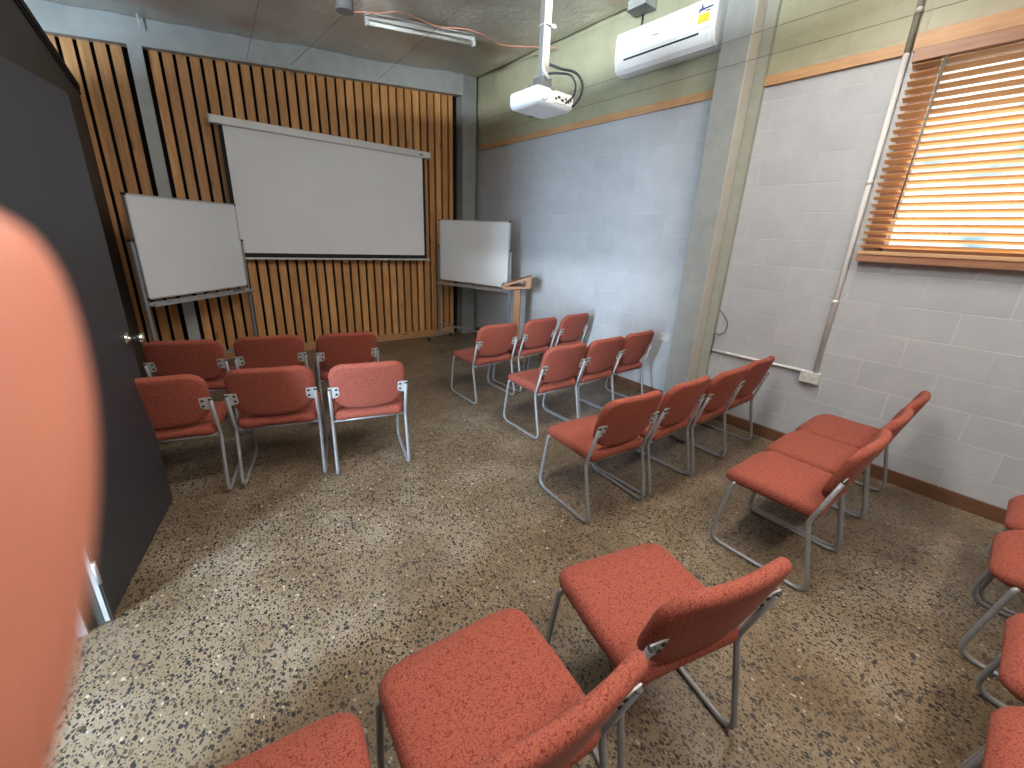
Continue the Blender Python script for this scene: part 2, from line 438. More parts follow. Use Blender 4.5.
# roof deck above the lining
bm = B(); vs = []
for x, y in ((-6.8, -4.3), (.2, -4.3), (.2, 5.1), (-6.8, 5.1)): vs.append(bm.verts.new((x, y, ceilz(x)+.10)))
vs2 = [bm.verts.new(v.co+Vector((0, 0, .12))) for v in vs]
bm.faces.new(vs); bm.faces.new(vs2[::-1])
for i in range(4): bm.faces.new((vs[i], vs[(i+1) % 4], vs2[(i+1) % 4], vs2[i]))
struct(obj('ceiling_deck', bm, 'dark'))
# rafters (steel portal frames): rear one over the slats, one over the near column
def rafter(name, y0, y1, x0, x1, zb, depth):
    bm = B()
    sec = [(y0, 0), (y1, 0), (y1, 1), (y0, 1)]
    A = [bm.verts.new((x0, y, zb(x0)+depth*k)) for y, k in sec]; C_ = [bm.verts.new((x1, y, zb(x1)+depth*k)) for y, k in sec]
    bm.faces.new(A[::-1]); bm.faces.new(C_)
    for i in range(4): bm.faces.new((A[i], A[(i+1) % 4], C_[(i+1) % 4], C_[i]))
    return struct(obj(name, bm, 'steel'))
rafter('trim_2', 4.505, 4.62, -6.6, -.27, lambda x: 3.415+.0966*x, .262)
rafter('trim_3', .50, .62, -6.6, -.04, lambda x: 3.50+.0966*x, .15)
# corner column, mullion column and the column in the right wall
struct(boxes('trim_4', 'steel_column', None, (-.275, -.05, 4.50, 4.86, 0, 3.66), bev=.006))
bm = B(); box(bm, -3.80, -3.695, 4.50, 4.66, 0, 3.06); struct(obj('trim_5', bm, 'steel'))
bm = B(); box(bm, -.20, -.045, .574, .80, 0, 3.62, bev=.004); c1 = struct(obj('trim_6', bm, 'steel_column'))
bm = B(); box(bm, -.215, -.200, .560, .80, 0, 3.6); box(bm, -.2, -.045, .5745, .585, 0, 3.6); bm.free()
struct(boxes('trim_7', 'steel_olive', None, (-.045, .0, .490, .86, 0, 3.64)))
struct(boxes('trim_8', 'steel_lit', None, (-.198, -.060, .568, .5745, 0, 3.6)))  # paler sheet: window light on the column's side face put into its colour
# timber slats
bm = B(); x = SX0 - PITCH*30
while x < -.39:
    a, b_ = x + .020, x + PITCH - .009
    if b_ > -.385: b_ = -.385
    if b_ - a > .02 and a > -3.655:
        jz = 2.36 if random.random() < .5 else None
        top = 3.415 + .0966*a + .03
        box(bm, a, b_, 4.60, 4.64, .095, top)
    elif a < -3.655 and b_ > -3.655 and b_+3.655 > .02: box(bm, -3.655, b_, 4.60, 4.64, .095, 3.08)
    x += PITCH
for k in range(26):
    b_ = -3.843 - k*PITCH; a = b_ - PITCH + .028
    box(bm, a, b_, 4.60, 4.64, .095, 3.415 + .0966*a + .03)
struct(obj('trim_9', bm, 'slat'))
struct(boxes('baseboard_back', 'baseb', None, (-3.66, -.385, 4.585, 4.66, 0, .10), (-4.2, -3.82, 4.585, 4.66, 0, .10)))
struct(boxes('baseboard_right', 'skirt', None, (-.022, 0, .86, 4.50, 0, .095), (-.022, 0, -4.2, .49, 0, .095)))
# timber band on the right wall, with the thicker head above the window
struct(boxes('trim_10', 'strip', None, (-.022, 0, .86, 4.50, 2.735, 2.80), (-.022, 0, -.345, .49, 2.735, 2.80)))
struct(boxes('trim_11', 'strip', None, (-.03, 0, -4.2, -.372, 2.742, 2.835)))
# windows: timber frame, mid rail and panes
for n, (y0, y1) in enumerate(WIN):
    bm = B()
    for bx in ((-.012, .12, y0-.10, y0+.02, WZ0-.05, WZ1+.05), (-.012, .12, y1-.02, y1+.08, WZ0-.05, WZ1+.05), (-.012, .12, y0, y1, WZ1-.02, WZ1+.06), (-.012, .14, y0, y1, WZ0-.06, WZ0+.02), (.05, .10, (y0+y1)/2-.03, (y0+y1)/2+.03, WZ0, WZ1)):
        box(bm, *bx)
    w = struct(obj('window_%d' % (n+1), bm, 'pelmet'))
    boxes('pane', 'glass', w, (.07, .076, y0+.02, (y0+y1)/2-.03, WZ0+.02, WZ1-.02), (.07, .076, (y0+y1)/2+.03, y1-.02, WZ0+.02, WZ1-.02))
    bb = struct(boxes('trim_%d' % (12+n), 'pelmet', None, (-.07, 0, y0-.15, y1+.098, 1.505, 1.545)))
# outdoors
og = struct(boxes('ground_outside', 'concrete_out', None, (.3, 14, -12, 12, -.35, -.25)))

# ------------------------------------------------------------ venetian blinds
def blind(y0, y1, label):
    t = thing('venetian_blind', label, 'blind', (-.05, (y0+y1)/2, 1.55))
    L = (y1-y0)/2
    bm = B(); n = 25; z0, z1 = .055, 1.095; ang = math.radians(21)
    for i in range(n):
        z = z0 + (z1-z0)*i/(n-1)
        mt = Matrix.Translation((0, 0, z)) @ Matrix.Rotation(ang, 4, 'Y')
        box(bm, -.025, .025, -L, L, -.0014, .0014, mat=mt)
    obj('slats', bm, 'blind', t)
    boxes('headrail', 'pelmet', t, (-.035, .03, -L-.005, L+.005, 1.115, 1.185), bev=.004)
    boxes('bottom_rail', 'blind', t, (-.026, .026, -L, L, 0.0, .025), bev=.005)
    for yy in (L-.14, 0.0, -L+.14):
        for dx in (-.026, .026): tubes('ladder_cord', 'offwhite', t, .0012, [(dx, yy, .02), (dx, yy, 1.12)], seg=5)
    tubes('wand', 'grey_can', t, .005, [(-.04, L-.155, 1.11), (-.055, L-.145, .23)])
    return t
blind(-2.1, -.40, 'honey timber venetian blind in front of the bright window beside the white conduit')
blind(-4.05, -2.38, 'timber venetian blind over the rear window behind the photographer')

# ------------------------------------------------------------ door
hinge = Vector((-4.205, .70, 0)); free = Vector((-4.007, 1.538, 0)); dd = free-hinge
drz = math.atan2(dd.y, dd.x); DL = dd.length
d = bpy.data.objects.new('door_1', None); COL.objects.link(d); d.location = hinge; d.rotation_euler = (0, 0, drz); struct(d)
# local x runs from hinge to free edge, room side is -y
boxes('leaf', 'door', d, (.0, DL, 0, .04, .012, 2.045), bev=.003)
boxes('edge_strip', 'alu', d, (-.004, 0, .002, .038, .012, 2.045))
bm = B(); lathe(bm, [(.030, 0), (.030, .006), (.012, .010), (.011, .032), (.022, .040), (.027, .055), (.024, .068), (.008, .073)], (DL-.06, 0, .985), (0, -1, 0), 20)
obj('door_knob', bm, 'chrome', d)
boxes('lock_plate', 'chrome', d, (DL, DL+.002, .008, .032, .93, 1.04))
for z in (.25, 1.05, 1.85): tubes('hinge', 'alu', d, .008, [(-.006, -.006, z-.05), (-.006, -.006, z+.05)])
struct(boxes('trim_14', 'alu', None, (-4.34, -4.18, DY0-.0, DY0+.035, 0, 2.08), (-4.30, -4.272, DY1-.02, DY1, 0, 2.08), (-4.34, -4.205, DY0, DY1, 2.055, 2.085)))

# ------------------------------------------------------------ chairs
def make_chair(label):
    t = thing('visitor_chair', label, 'chair', group=None)
    hw = .229; R = .0105
    for s in (-1, 1):
        p = [(s*.205, .17, .392), (s*hw, .185, .385), (s*hw, .245, R), (s*hw, -.245, R), (s*hw, -.168, .37), (s*hw, -.243, .618)]
        path = fillet(p, [0, .02, .075, .065, .03, 0])
        bm = B(); tube(bm, path, R, 10); tube(bm, [(s*.165, .16, .386), (s*.165, -.165, .376)], .008, 8)
        obj('side_frame', bm, 'frame', t)
        bm = B(); ax = Vector((0, -.084, .275)).normalized(); e = Vector((s*hw, -.243, .618))
        tube(bm, [e-ax*.003, e+ax*.003], .0108, 10); obj('end_cap', bm, 'plastic_black', t)
        # mounting plate on the back of the upright
        bm = B()
        for k in (0,):
            poly = [(.63, 0), (.63, .058), (.615, .062), (.572, .062), (.556, .05), (.545, 0)]
            def fn(a, b, dd_): return (s*(hw+.008-b), -.2265-.305*(a-.575)-dd_, a)
            prism(bm, poly, fn, -.001, .004)
        pl = obj('mounting_plate', bm, 'plate', t)
        for (bx, bz) in ((.046, .612), (.046, .577)):
            y = -.2265-.305*(bz-.575)-.004; bm = B()
            lathe(bm, [(.0075, 0), (.0075, .003), (.004, .005)], (s*(hw+.008-bx), y, bz), (0, -1, -.3), 10)
            obj('bolt', bm, 'plastic_black', pl)
    tubes('rear_crossbar', 'frame', t, .009, [(-hw, -.168, .372), (hw, -.168, .372)])
    tubes('front_crossbar', 'frame', t, .009, [(-.21, .15, .385), (.21, .15, .385)])
    # seat
    def sd(x, y, z):
        yy = y + .03
        drop = -.030*max(0, (yy-.15)/.11)**2 - .006*max(0, (-yy-.1)/.1)
        side = -.007*(abs(x)/.225)**4 - .006*math.exp(-((abs(x)-.152)/.015)**2)*(1 if z > .01 else 0)
        saddle = -.006*(1-(x/.225)**2)*(1 if z > 0 else 0)
        return (x*(1-.05*max(0, -yy/.2)), yy, .419 + z*(1-.25*max(0, (yy-.18)/.08)) + drop + side + saddle)
    bm = B(); cushion(bm, outline(.230, .228, (.085, .085, .05, .05)), .074, .034, sd, .004)
    obj('seat', bm, 'fabric', t)
    # backrest, standing along the upright's slope, ends curling forward
    def bd(x, y, z):
        h = y                      # along the slope
        w = x*(1 - .03*max(0, -h/.15))
        curl = .024*(x/.22)**2; arch = -.014*(x/.22)**2*(1 if h > 0 else 0)
        ax = Vector((0, -.292, .956)); nrm = Vector((0, .956, .292))
        c = Vector((0, -.247, .630)) + nrm*(.017)
        belly = -.022*(1-(x/.22)**2) if h < 0 else 0
        p = c + ax*(h + arch*min(1, h/.08 if h > 0 else 0) + belly*(-h/.165 if h < 0 else 0)) + nrm*(z + curl-.012) + Vector((w, 0, 0))
        return tuple(p)
    bm = B(); cushion(bm, outline(.228, .158, (.080, .080, .10, .10)), .042, .020, bd, .002)
    obj('backrest', bm, 'fabric', t)
    return t
dg = math.radians
CH = [
 (-3.76, 2.54, -16, 'dark red chair half behind the grey door, in the row nearest the left whiteboard'),
 (-3.27, 2.44, -13, 'shaded red chair, middle of the three nearest the left whiteboard'),
 (-2.768, 2.298, -9, 'shaded red chair directly behind the brightly lit pinkish chair, before the slatted wall'),
 (-3.912, 1.728, -13, 'red chair cut off on its left by the open grey door, below the door knob'),
 (-3.383, 1.62, -16, 'shaded red chair directly left of the brightly lit pinkish chair'),
 (-2.884, 1.445, -14, 'pinkish red chair lit by cool daylight, right end of the left block front row'),
 (-1.513, 2.046, 0, 'red chair at the aisle end of the row nearest the wooden lectern'),
 (-.950, 2.089, 3, 'middle red chair of the three nearest the wooden lectern'),
 (-.42, 2.12, 4, 'red chair against the pale blue wall in the row nearest the lectern'),
 (-1.485, 1.167, -1, 'red chair at the aisle end of the second row, in front of the lectern row'),
 (-1.007, 1.168, 0, 'middle red chair of the second row, left of the grey steel column'),
 (-.524, 1.190, 1, 'red chair casting a shadow on the pale blue wall just left of the steel column'),
 (-1.919, .188, -6, 'red chair at the aisle end of the row of four, right of the picture centre'),
 (-1.421, .165, 0, 'second red chair from the aisle in the row of four'),
 (-.943, .140, 0, 'third red chair from the aisle in the row of four'),
 (-.459, .150, 0, 'red chair beside the white block wall at the far end of the row of four'),
 (-1.450, -.733, -1, 'red chair nearest the viewer in the row of three below the power outlet'),
 (-.960, -.733, 0, 'middle red chair of the row of three below the power outlet'),
 (-.470, -.735, 0, 'red chair closest to the block wall in the row of three below the outlet'),
 (-2.726, -.748, -15, 'large foreground red chair with seat and whole back in view, right of the picture centre'),
 (-3.325, -.700, -5, 'large foreground red chair at the bottom centre, its back cut by the picture edge'),
 (-3.845, -.69, -8, 'red chair showing only its front seat edge at the bottom, left of centre'),
 (-.78, -1.72, 0, 'red chair at the right picture edge nearest the block wall'),
 (-1.275, -1.70, 1, 'red chair at the right picture edge, second from the block wall'),
 (-1.90, -1.765, 0, 'red chair at the right picture edge, third from the block wall'),
 (-2.40, -1.76, 0, 'red chair in the bottom right corner, only its seat front showing'),
]
GRP = 'red upholstered visitor chairs set out in rows'
base = make_chair('x')
for i, (x, y, a, lab) in enumerate(CH):
    if i == 0:
        base.location = (x, y, 0); base.rotation_euler = (0, 0, dg(a)); base['label'] = lab; base['group'] = GRP
    else:
        c = dup(base, (x, y, 0), dg(a), lab)

# ------------------------------------------------------------ projection screen
t = thing('projection_screen', 'large pull-down white projection screen with black borders on the slatted wall', 'projection screen', (-2.06, 4.45, 1.18))
X0, X1 = -1.215, 1.215
bm = B(); box(bm, X0, X1, -.045, .045, 1.325, 1.405, bev=.012); obj('housing', bm, 'white', t)
boxes('end_cap', 'offwhite', t, (X0-.012, X0, -.046, .046, 1.322, 1.408), (X1, X1+.012, -.046, .046, 1.322, 1.408), bev=.004)
boxes('sheet', 'black', t, (-1.15, 1.15, -.004, -.001, .012, 1.335))
boxes('picture_area', 'screen', t, (-1.112, 1.112, -.0065, -.004, .062, 1.335))
boxes('bottom_bar', 'offwhite', t, (-1.20, 1.20, -.012, .010, -.008, .014), bev=.003)
boxes('maker_plate', 'blue', t, (1.06, 1.11, -.0462, -.0452, 1.352, 1.366))
tubes('pull_handle', 'offwhite', t, .004, [(-.02, -.005, -.006), (-.015, -.005, -.03), (.015, -.005, -.03), (.02, -.005, -.006)])

# ------------------------------------------------------------ whiteboards
def whiteboard(P1, P2, z0, z1, label, post_dx):
    P1, P2 = Vector(P1), Vector(P2); dv = P2-P1; L = dv.length; rz = math.atan2(dv.y, dv.x)
    mid = (P1+P2)/2
    t = thing('mobile_whiteboard', label, 'whiteboard', (mid.x, mid.y, 0), rz)
    h = L/2  # local -y faces the room
    boxes('writing_panel', 'board', t, (-h+.008, h-.008, -.012, .004, z0+.008, z1-.008))
    bm = B()
    for bx in ((-h, h, -.018, .012, z1-.014, z1), (-h, h, -.018, .012, z0, z0+.014), (-h, -h+.012, -.018, .012, z0, z1), (h-.012, h, -.018, .012, z0, z1)): box(bm, *bx, bev=.002)
    obj('panel_frame', bm, 'alu', t)
    for sx in (-1, 1):
        for z in (z0, z1):
            boxes('corner_cap', 'plastic_black', t, (sx*h-.014 if sx > 0 else -h-.004, sx*h+.004 if sx > 0 else -h+.014, -.021, .015, z-(.016 if z == z1 else .004), z+(.004 if z == z1 else .016)), bev=.003)
        px = sx*(h+.022)
        boxes('post', 'frame', t, (px-.014, px+.014, -.014, .014, .07, z0+(z1-z0)*.56), bev=.003)
        boxes('pivot_knob', 'plastic_black', t, (px-.018, px+.018, -.018, .018, z0+(z1-z0)*.56, z0+(z1-z0)*.56+.02), bev=.004)
        ft = boxes('foot', 'frame', t, (px-.018, px+.018, -.26, .26, .055, .08), bev=.004)
        for yy in (-.24, .24):
            bm = B(); tube(bm, [(px-.01, yy, .026), (px+.01, yy, .026)], .026, 14); box(bm, px-.006, px+.006, yy-.012, yy+.012, .03, .057)
            obj('caster', bm, 'plastic_black', ft)
    tr = B(); box(tr, -h-.01, h+.01, -.075, -.015, z0-.055, z0-.048); box(tr, -h-.01, h+.01, -.078, -.072, z0-.055, z0-.028); box(tr, -h-.01, h+.01, -.018, -.012, z0-.055, z0-.02)
    obj('pen_tray', tr, 'alu', t)
    boxes('crossbar', 'frame', t, (-h-.01, h+.01, -.012, .012, .215, .24), bev=.003)
    return t, Matrix.Translation((mid.x, mid.y, 0)) @ Matrix.Rotation(rz, 4, 'Z'), h
wbl, ML, hL = whiteboard((-4.02, 3.55, 0), (-3.19, 4.39, 0), .885, 1.745, 'white mobile whiteboard on the left, angled beside the door', 0)
wbr, MR, hR = whiteboard((-.735, 4.36, 0), (-.36, 3.19, 0), .90, 1.74, 'white mobile whiteboard in the right corner by the lectern', 0)
def marker(M_, lx, z, mat, label, L=.12, group='marker pens lying on the whiteboard trays'):
    o = bpy.data.objects.new('marker_pen', None); COL.objects.link(o)
    o.location = M_ @ Vector((lx, -.045, z)); o.rotation_euler = (0, 0, math.atan2(M_[1][0], M_[0][0]))
    tag(o, label, 'marker pen', group)
    tubes('barrel', 'white', o, .008, [(-L/2, 0, .009), (L/2-.04, 0, .009)], seg=8)
    tubes('cap', mat, o, .009, [(L/2-.045, 0, .0095), (L/2, 0, .0095)], seg=8)
def eraser(M_, lx, z, label):
    o = bpy.data.objects.new('board_eraser', None); COL.objects.link(o)
    o.location = M_ @ Vector((lx, -.045, z)); o.rotation_euler = (0, 0, math.atan2(M_[1][0], M_[0][0]))
    tag(o, label, 'eraser')
    boxes('handle', 'grey_can', o, (-.06, .06, -.022, .022, .012, .032), bev=.004); boxes('felt', 'plastic_black', o, (-.06, .06, -.024, .024, 0, .012))
zL = .885-.048; zR = .90-.048
marker(ML, -hL+.12, zL, 'green', 'green-capped white marker at the left end of the left whiteboard tray')
marker(ML, -.14, zL, 'red', 'red-capped marker lying left of the tray centre of the left whiteboard')
marker(ML, .04, zL, 'red', 'red-capped marker lying at the tray centre of the left whiteboard')
eraser(ML, hL-.16, zL, 'dark eraser at the right end of the left whiteboard tray')
marker(MR, -hR+.10, zR, 'blue', 'marker at the left end of the right corner whiteboard tray')
marker(MR, -hR+.26, zR, 'blue', 'marker near the left end of the right corner whiteboard tray, second from the post')
eraser(MR, .1, zR, 'grey eraser near the tray middle of the right corner whiteboard')

# ------------------------------------------------------------ lectern
t = thing('lectern', 'wooden lectern with a sloped wedge top against the pale blue wall', 'lectern', (-.41, 2.91, 0), math.radians(48))
def lf(a, b, d_): return (d_, a, b)
boxes('post', 'lectern', t, (-.06, .06, -.035, .045, .05, .925), bev=.004)
boxes('base', 'lectern', t, (-.15, .15, -.16, .17, 0, .05), bev=.006)
bm = B(); prism(bm, [(-.165, 1.105), (.20, .975), (.20, .950), (-.165, 1.075)], lf, -.15, .15); obj('reading_top', bm, 'lectern', t)
bm = B(); prism(bm, [(-.165, .955), (.14, .925), (.20, .945), (.20, .960), (-.165, .98)], lf, -.145, .145); obj('shelf', bm, 'lectern', t)
for s in (-1, 1):
    bm = B(); x0 = s*.135-.008
    prism(bm, [(-.165, .97), (-.10, .966), (-.10, 1.06), (-.165, 1.085)], lf, x0, x0+.016)
    obj('cheek', bm, 'lectern', t)
boxes('rear_panel', 'lectern', t, (-.145, .145, -.165, -.150, .96, 1.08))
boxes('book_ledge', 'lectern', t, (-.15, .15, .19, .205, .955, .99), bev=.003)

# ------------------------------------------------------------ projector and its mount
t = thing('projector', 'white ceiling projector with cables plugged in at its rear', 'projector', (-2.165, .58, 2.205), 0)
ol = outline(.135, .125, (.03, .03, .02, .02), 4)
bm = B()
Rz = [(.80, .012), (.93, .018), (.985, .030), (1, .045), (1, .080), (.985, .088), (.95, .092)]
rings = [[bm.verts.new((x*k+.12, y*k+.16, z)) for x, y in ol] for k, z in Rz]
n = len(ol)
for i in range(len(Rz)-1):
    for k in range(n):
        f = bm.faces.new((rings[i][k], rings[i][(k+1) % n], rings[i+1][(k+1) % n], rings[i+1][k])); f.smooth = True
bm.faces.new(rings[0][::-1]); bm.faces.new(rings[-1]); obj('body', bm, 'white', t)
boxes('port_panel', 'offwhite', t, (.10, .235, .033, .0365, .035, .078))
for i, (px, w) in enumerate(((.115, .014), (.137, .018), (.163, .018), (.188, .012), (.208, .012), (.225, .010))): boxes('socket', 'plastic_black', t, (px-w/2, px+w/2, .0315, .034, .048 + .01*(i % 2), .058+.01*(i % 2)))
bm = B(); lathe(bm, [(.024, 0), (.024, .003), (.020, .004)], (.035, .036, .055), (0, -1, 0), 20)
obj('vent_grille', bm, 'offwhite', t)
bm = B(); lathe(bm, [(.034, 0), (.034, .02), (.028, .022), (.026, .012)], (.17, .28, .05), (0, 1, 0), 20); obj('lens_ring', bm, 'plastic_black', t)

t = thing('projector_mount', 'grey steel drop pole holding the projector under the ceiling', 'ceiling mount', (-2.075, .70, 2.29), 0)
PZ = ceilz(-2.08)-2.29
bm = B(); box(bm, -.022, .022, -.022, .022, .02, PZ-.02, bev=.004); obj('pole', bm, 'alu', t)
boxes('top_plate', 'steel', t, (-.07, .07, -.07, .07, PZ-.035, PZ+.01), bev=.004)
boxes('bracket', 'grey_can', t, (-.09, .09, -.012, .012, .002, .02), (-.012, .012, -.09, .09, .002, .02), (-.035, .035, -.035, .035, .015, .07))
for z in (.30, .62):
    bm = B(); tube(bm, [(-.026, -.026, z), (.026, -.026, z), (.026, .026, z), (-.026, .026, z), (-.026, -.026, z)], .003, 6); box(bm, .02, .045, -.034, -.024, z-.008, z+.008)
    obj('cable_tie', bm, 'white', t)
bm = B(); tube(bm, fillet([(-.03, -.03, PZ-.02), (-.03, -.03, .1), (.0, -.05, .06)], .02), .006, 6); obj('clipped_lead', bm, 'offwhite', t)
# cables at the projector
def cable(name, label, pts, r, mat, cat='cable', n=8, group=None):
    P = [Vector(p) for p in pts]; out = []
    for i in range(len(P)-1):   # Catmull-Rom
        p0, p1, p2, p3 = P[max(i-1, 0)], P[i], P[i+1], P[min(i+2, len(P)-1)]
        for k in range(n):
            s = k/n; out.append(.5*((2*p1)+(p2-p0)*s+(2*p0-5*p1+4*p2-p3)*s*s+(3*p1-p0-3*p2+p3)*s**3))
    out.append(P[-1]); bm = B(); tube(bm, out, r, 6); o = obj(name, bm, mat)
    return tag(o, label, cat, group)
cable('projector_cable', 'black lead arching from the mount down to the projector rear sockets', [(-2.06, .672, 2.38), (-2.04, .62, 2.375), (-1.99, .58, 2.37), (-1.965, .56, 2.33), (-1.96, .575, 2.28), (-1.99, .60, 2.245)], .006, 'cable')
cable('projector_cable', 'black lead looping widest, to the right end of the projector rear', [(-2.06, .668, 2.42), (-2.02, .62, 2.40), (-1.96, .57, 2.385), (-1.925, .55, 2.34), (-1.925, .56, 2.28), (-1.945, .595, 2.235)], .007, 'cable')

# ------------------------------------------------------------ air conditioner
t = thing('air_conditioner', 'white wall-mounted split air conditioner high beside the steel column', 'air conditioner', (0, 1.365, 3.055), 0)
prof = [(0, .02), (-.09, 0), (-.15, .008), (-.19, .04), (-.208, .10), (-.213, .18), (-.213, .28), (-.205, .325), (-.17, .345), (0, .35)]
bm = B(); prism(bm, prof, lambda a, b, d_: (a, d_, b), -.47, .47)
ob = obj('body', bm, 'white', t); bv = ob.modifiers.new('bev', 'BEVEL'); bv.width = .006; bv.segments = 2; bv.limit_method = 'ANGLE'
for s in (-1, 1):
    bm = B(); prism(bm, [(a*1.0, b) for a, b in prof], lambda a, b, d_: (a, d_, b), s*.47, s*.495)
    e = obj('end_cap', bm, 'white', t); bv = e.modifiers.new('bev', 'BEVEL'); bv.width = .010; bv.segments = 3; bv.limit_method = 'ANGLE'
boxes('front_panel', 'white', t, (-.219, -.212, -.465, .37, .125, .315), bev=.003)
bm = B(); mt = Matrix.Translation((-.207, 0, .104)) @ Matrix.Rotation(-.28, 4, 'Y'); box(bm, -.006, .004, -.36, .38, -.007, .007, mat=mt); obj('air_slot', bm, 'plastic_black', t)
bm = B(); mt = Matrix.Translation((-.196, 0, .060)) @ Matrix.Rotation(-.5, 4, 'Y'); box(bm, -.008, .003, -.44, .40, -.028, .028, mat=mt, bev=.003); obj('louvre', bm, 'white', t)
st = boxes('energy_label', 'yellow', t, (-.2215, -.2195, -.440, -.345, .165, .225))
bm = B(); prism(bm, [(-.345, .262), (-.36, .262), (-.368, .30), (-.38, .262), (-.40, .247), (-.34, .247)], lambda a, b, d_: (d_, a, b), -.2215, -.2195)
box(bm, -.2215, -.2195, -.46, -.385, .250, .262); obj('blue_logo', bm, 'blue', t)
boxes('label_text', 'grey_can', t, (-.2212, -.2192, -.365, -.340, .236, .243), (-.2212, -.2192, -.44, -.405, .233, .243), (-.2212, -.2192, .025, .08, .205, .212))
cable('ac_power_cable', 'dark lead dropping from the ceiling box to the air conditioner top', [(-.03, 1.73, 3.56), (-.035, 1.725, 3.50), (-.06, 1.71, 3.42), (-.07, 1.70, 3.375)], .006, 'cable')
t = thing('junction_box', 'small grey box under the ceiling above the air conditioner', 'junction box', (-.10, 1.70, 3.56))
boxes('box_body', 'steel', t, (-.07, .08, -.10, .10, 0, .07), bev=.005)
boxes('cover', 'grey_can', t, (-.075, .085, -.105, .105, -.008, 0), bev=.003)

# ------------------------------------------------------------ ceiling fittings
t = thing('fluorescent_light', 'white fluorescent batten light on the foil ceiling near the slatted wall', 'ceiling light', (-1.50, 3.22, ceilz(-1.50)-.075))
t.rotation_euler = (0, -math.atan(.1), dg(-4))
boxes('housing', 'offwhite', t, (-.56, .56, -.035, .035, 0, .055), bev=.004)
bm = B(); prism(bm, [(.035, .05), (.10, .03), (.10, .024), (.035, .044)], lambda a, b, d_: (d_, a, b), -.55, .55); prism(bm, [(-.035, .05), (-.07, .035), (-.07, .029), (-.035, .044)], lambda a, b, d_: (d_, a, b), -.55, .55)
obj('reflector', bm, 'offwhite', t)
tubes('tube', 'tube', t, .016, [(-.54, -.01, -.025), (.54, -.01, -.025)], seg=12)
for sx in (-.565, .54): boxes('lamp_holder', 'white', t, (sx, sx+.025, -.03, .02, -.045, .01), bev=.003)
for k, (lx, ly) in enumerate(FILL_LAMPS):  # unseen copies of the fitting, added to house the fill lights
    dup(t, (lx, ly, ceilz(lx)-.10), 0, ('added unseen batten fill light above the photographer on the window side', 'added unseen batten fill light above the photographer on the door side', 'added unseen rear batten fill light on the window side', 'added unseen rear batten fill light on the door side')[k]).rotation_euler = (0, -math.atan(.1), 0)
t = thing('ceiling_can', 'grey cylindrical can hanging from the ceiling at the top edge', 'ceiling fitting', (-2.55, 2.33, 3.0))
bm = B(); lathe(bm, [(.060, 0), (.060, .32), (.05, .325)], (0, 0, 0), (0, 0, 1), 24); obj('can', bm, 'grey_can', t)
bm = B(); tube(bm, [(0, 0, .32), (0, 0, .42)], .008, 8); obj('stem', bm, 'grey_can', t)
pk = [(-2.19, 3.21, 3.401), (-2.089, 3.144, 3.411), (-1.981, 3.10, 3.422), (-1.843, 2.98, 3.436), (-1.625, 3.03, 3.457), (-1.398, 3.07, 3.48), (-1.189, 2.99, 3.501), (-.98, 3.0, 3.522), (-.64, 3.13, 3.556), (-.42, 3.06, 3.578), (-.05, 2.85, 3.605)]
cable('ceiling_cable', 'salmon pink cable wandering over the foil ceiling above the light', [(a, b, c-.03) for a, b, c in pk], .006, 'pink')
cable('hanging_strap', 'pale strap dangling over the beam above the grey mullion', [(-3.69, 4.44, 3.32), (-3.685, 4.42, 3.28), (-3.675, 4.43, 3.17)], .008, 'offwhite', 'strap')
for i, (a, b, lab) in enumerate((((-2.863, 4.485, 3.163), (-2.955, 3.029, 3.163), 'straining wire under the ceiling, left of the hanging can'),
             ((-2.457, 4.485, 3.203), (-2.372, 2.896, 3.203), 'straining wire under the ceiling passing below the hanging can'),
             ((-1.483, 4.485, 3.299), (-1.634, 2.161, 3.299), 'straining wire crossing below the fluorescent light'))):
    a, b = Vector(a), Vector(b); e = b + (b-a)/(b-a).length*(b.y+4.1)
    bm = B(); tube(bm, [a, e], .0018, 5); tag(obj('straining_wire', bm, 'wire'), lab, 'wire', 'straining wires under the roof')
for z, lab in ((3.03, 'upper of two wires crossing in front of the steel column'), (2.865, 'lower of two wires crossing in front of the steel column')):
    bm = B(); tube(bm, [(-.222, 4.49, z-.01), (-.222, .81, z), (-.222, -4.1, z+.01)], .0016, 5)
    tag(obj('straining_wire', bm, 'wire'), lab, 'wire', 'straining wires under the roof')

# ------------------------------------------------------------ conduits, outlets, cable on the right wall
t = thing('vertical_conduit', 'white vertical conduit running down the block wall beside the window blind', 'conduit', (-.02, -.345, .66))
bm = B(); tube(bm, [(0, 0, 0), (0, 0, 2.08)], .0165, 10); obj('lower_pipe', bm, 'white', t)
bm = B(); tube(bm, [(0, 0, 2.08), (0, .01, 2.95)], .0165, 10); u_ = obj('upper_pipe', bm, 'steel_olive', t)
for z in (.55, 1.35, 2.3, 2.7): tubes('saddle', 'white', t, .0195, [(0, 0, z-.012), (0, 0, z+.012)], seg=10)
t = thing('horizontal_conduit', 'white horizontal conduit from the steel column to the power outlet', 'conduit', (-.018, .49, .645))
bm = B(); tube(bm, [(0, 0, 0), (0, -.755, .008)], .0115, 10); obj('pipe', bm, 'white', t)
for y in (-.15, -.5): tubes('saddle', 'white', t, .0145, [(0, y-.01, .003), (0, y+.01, .003)], seg=10)
t = thing('power_outlet', 'white double power outlet at the foot of the vertical conduit', 'power outlet', (0, -.322, .615))
boxes('back_box', 'white', t, (-.036, 0, -.066, .066, -.045, .045), bev=.004)
boxes('face_plate', 'offwhite', t, (-.044, -.036, -.064, .064, -.043, .043), bev=.003)
boxes('switch', 'white', t, (-.049, -.044, -.042, -.022, .014, .024), (-.049, -.044, .022, .042, .014, .024), bev=.001)
bm = B()
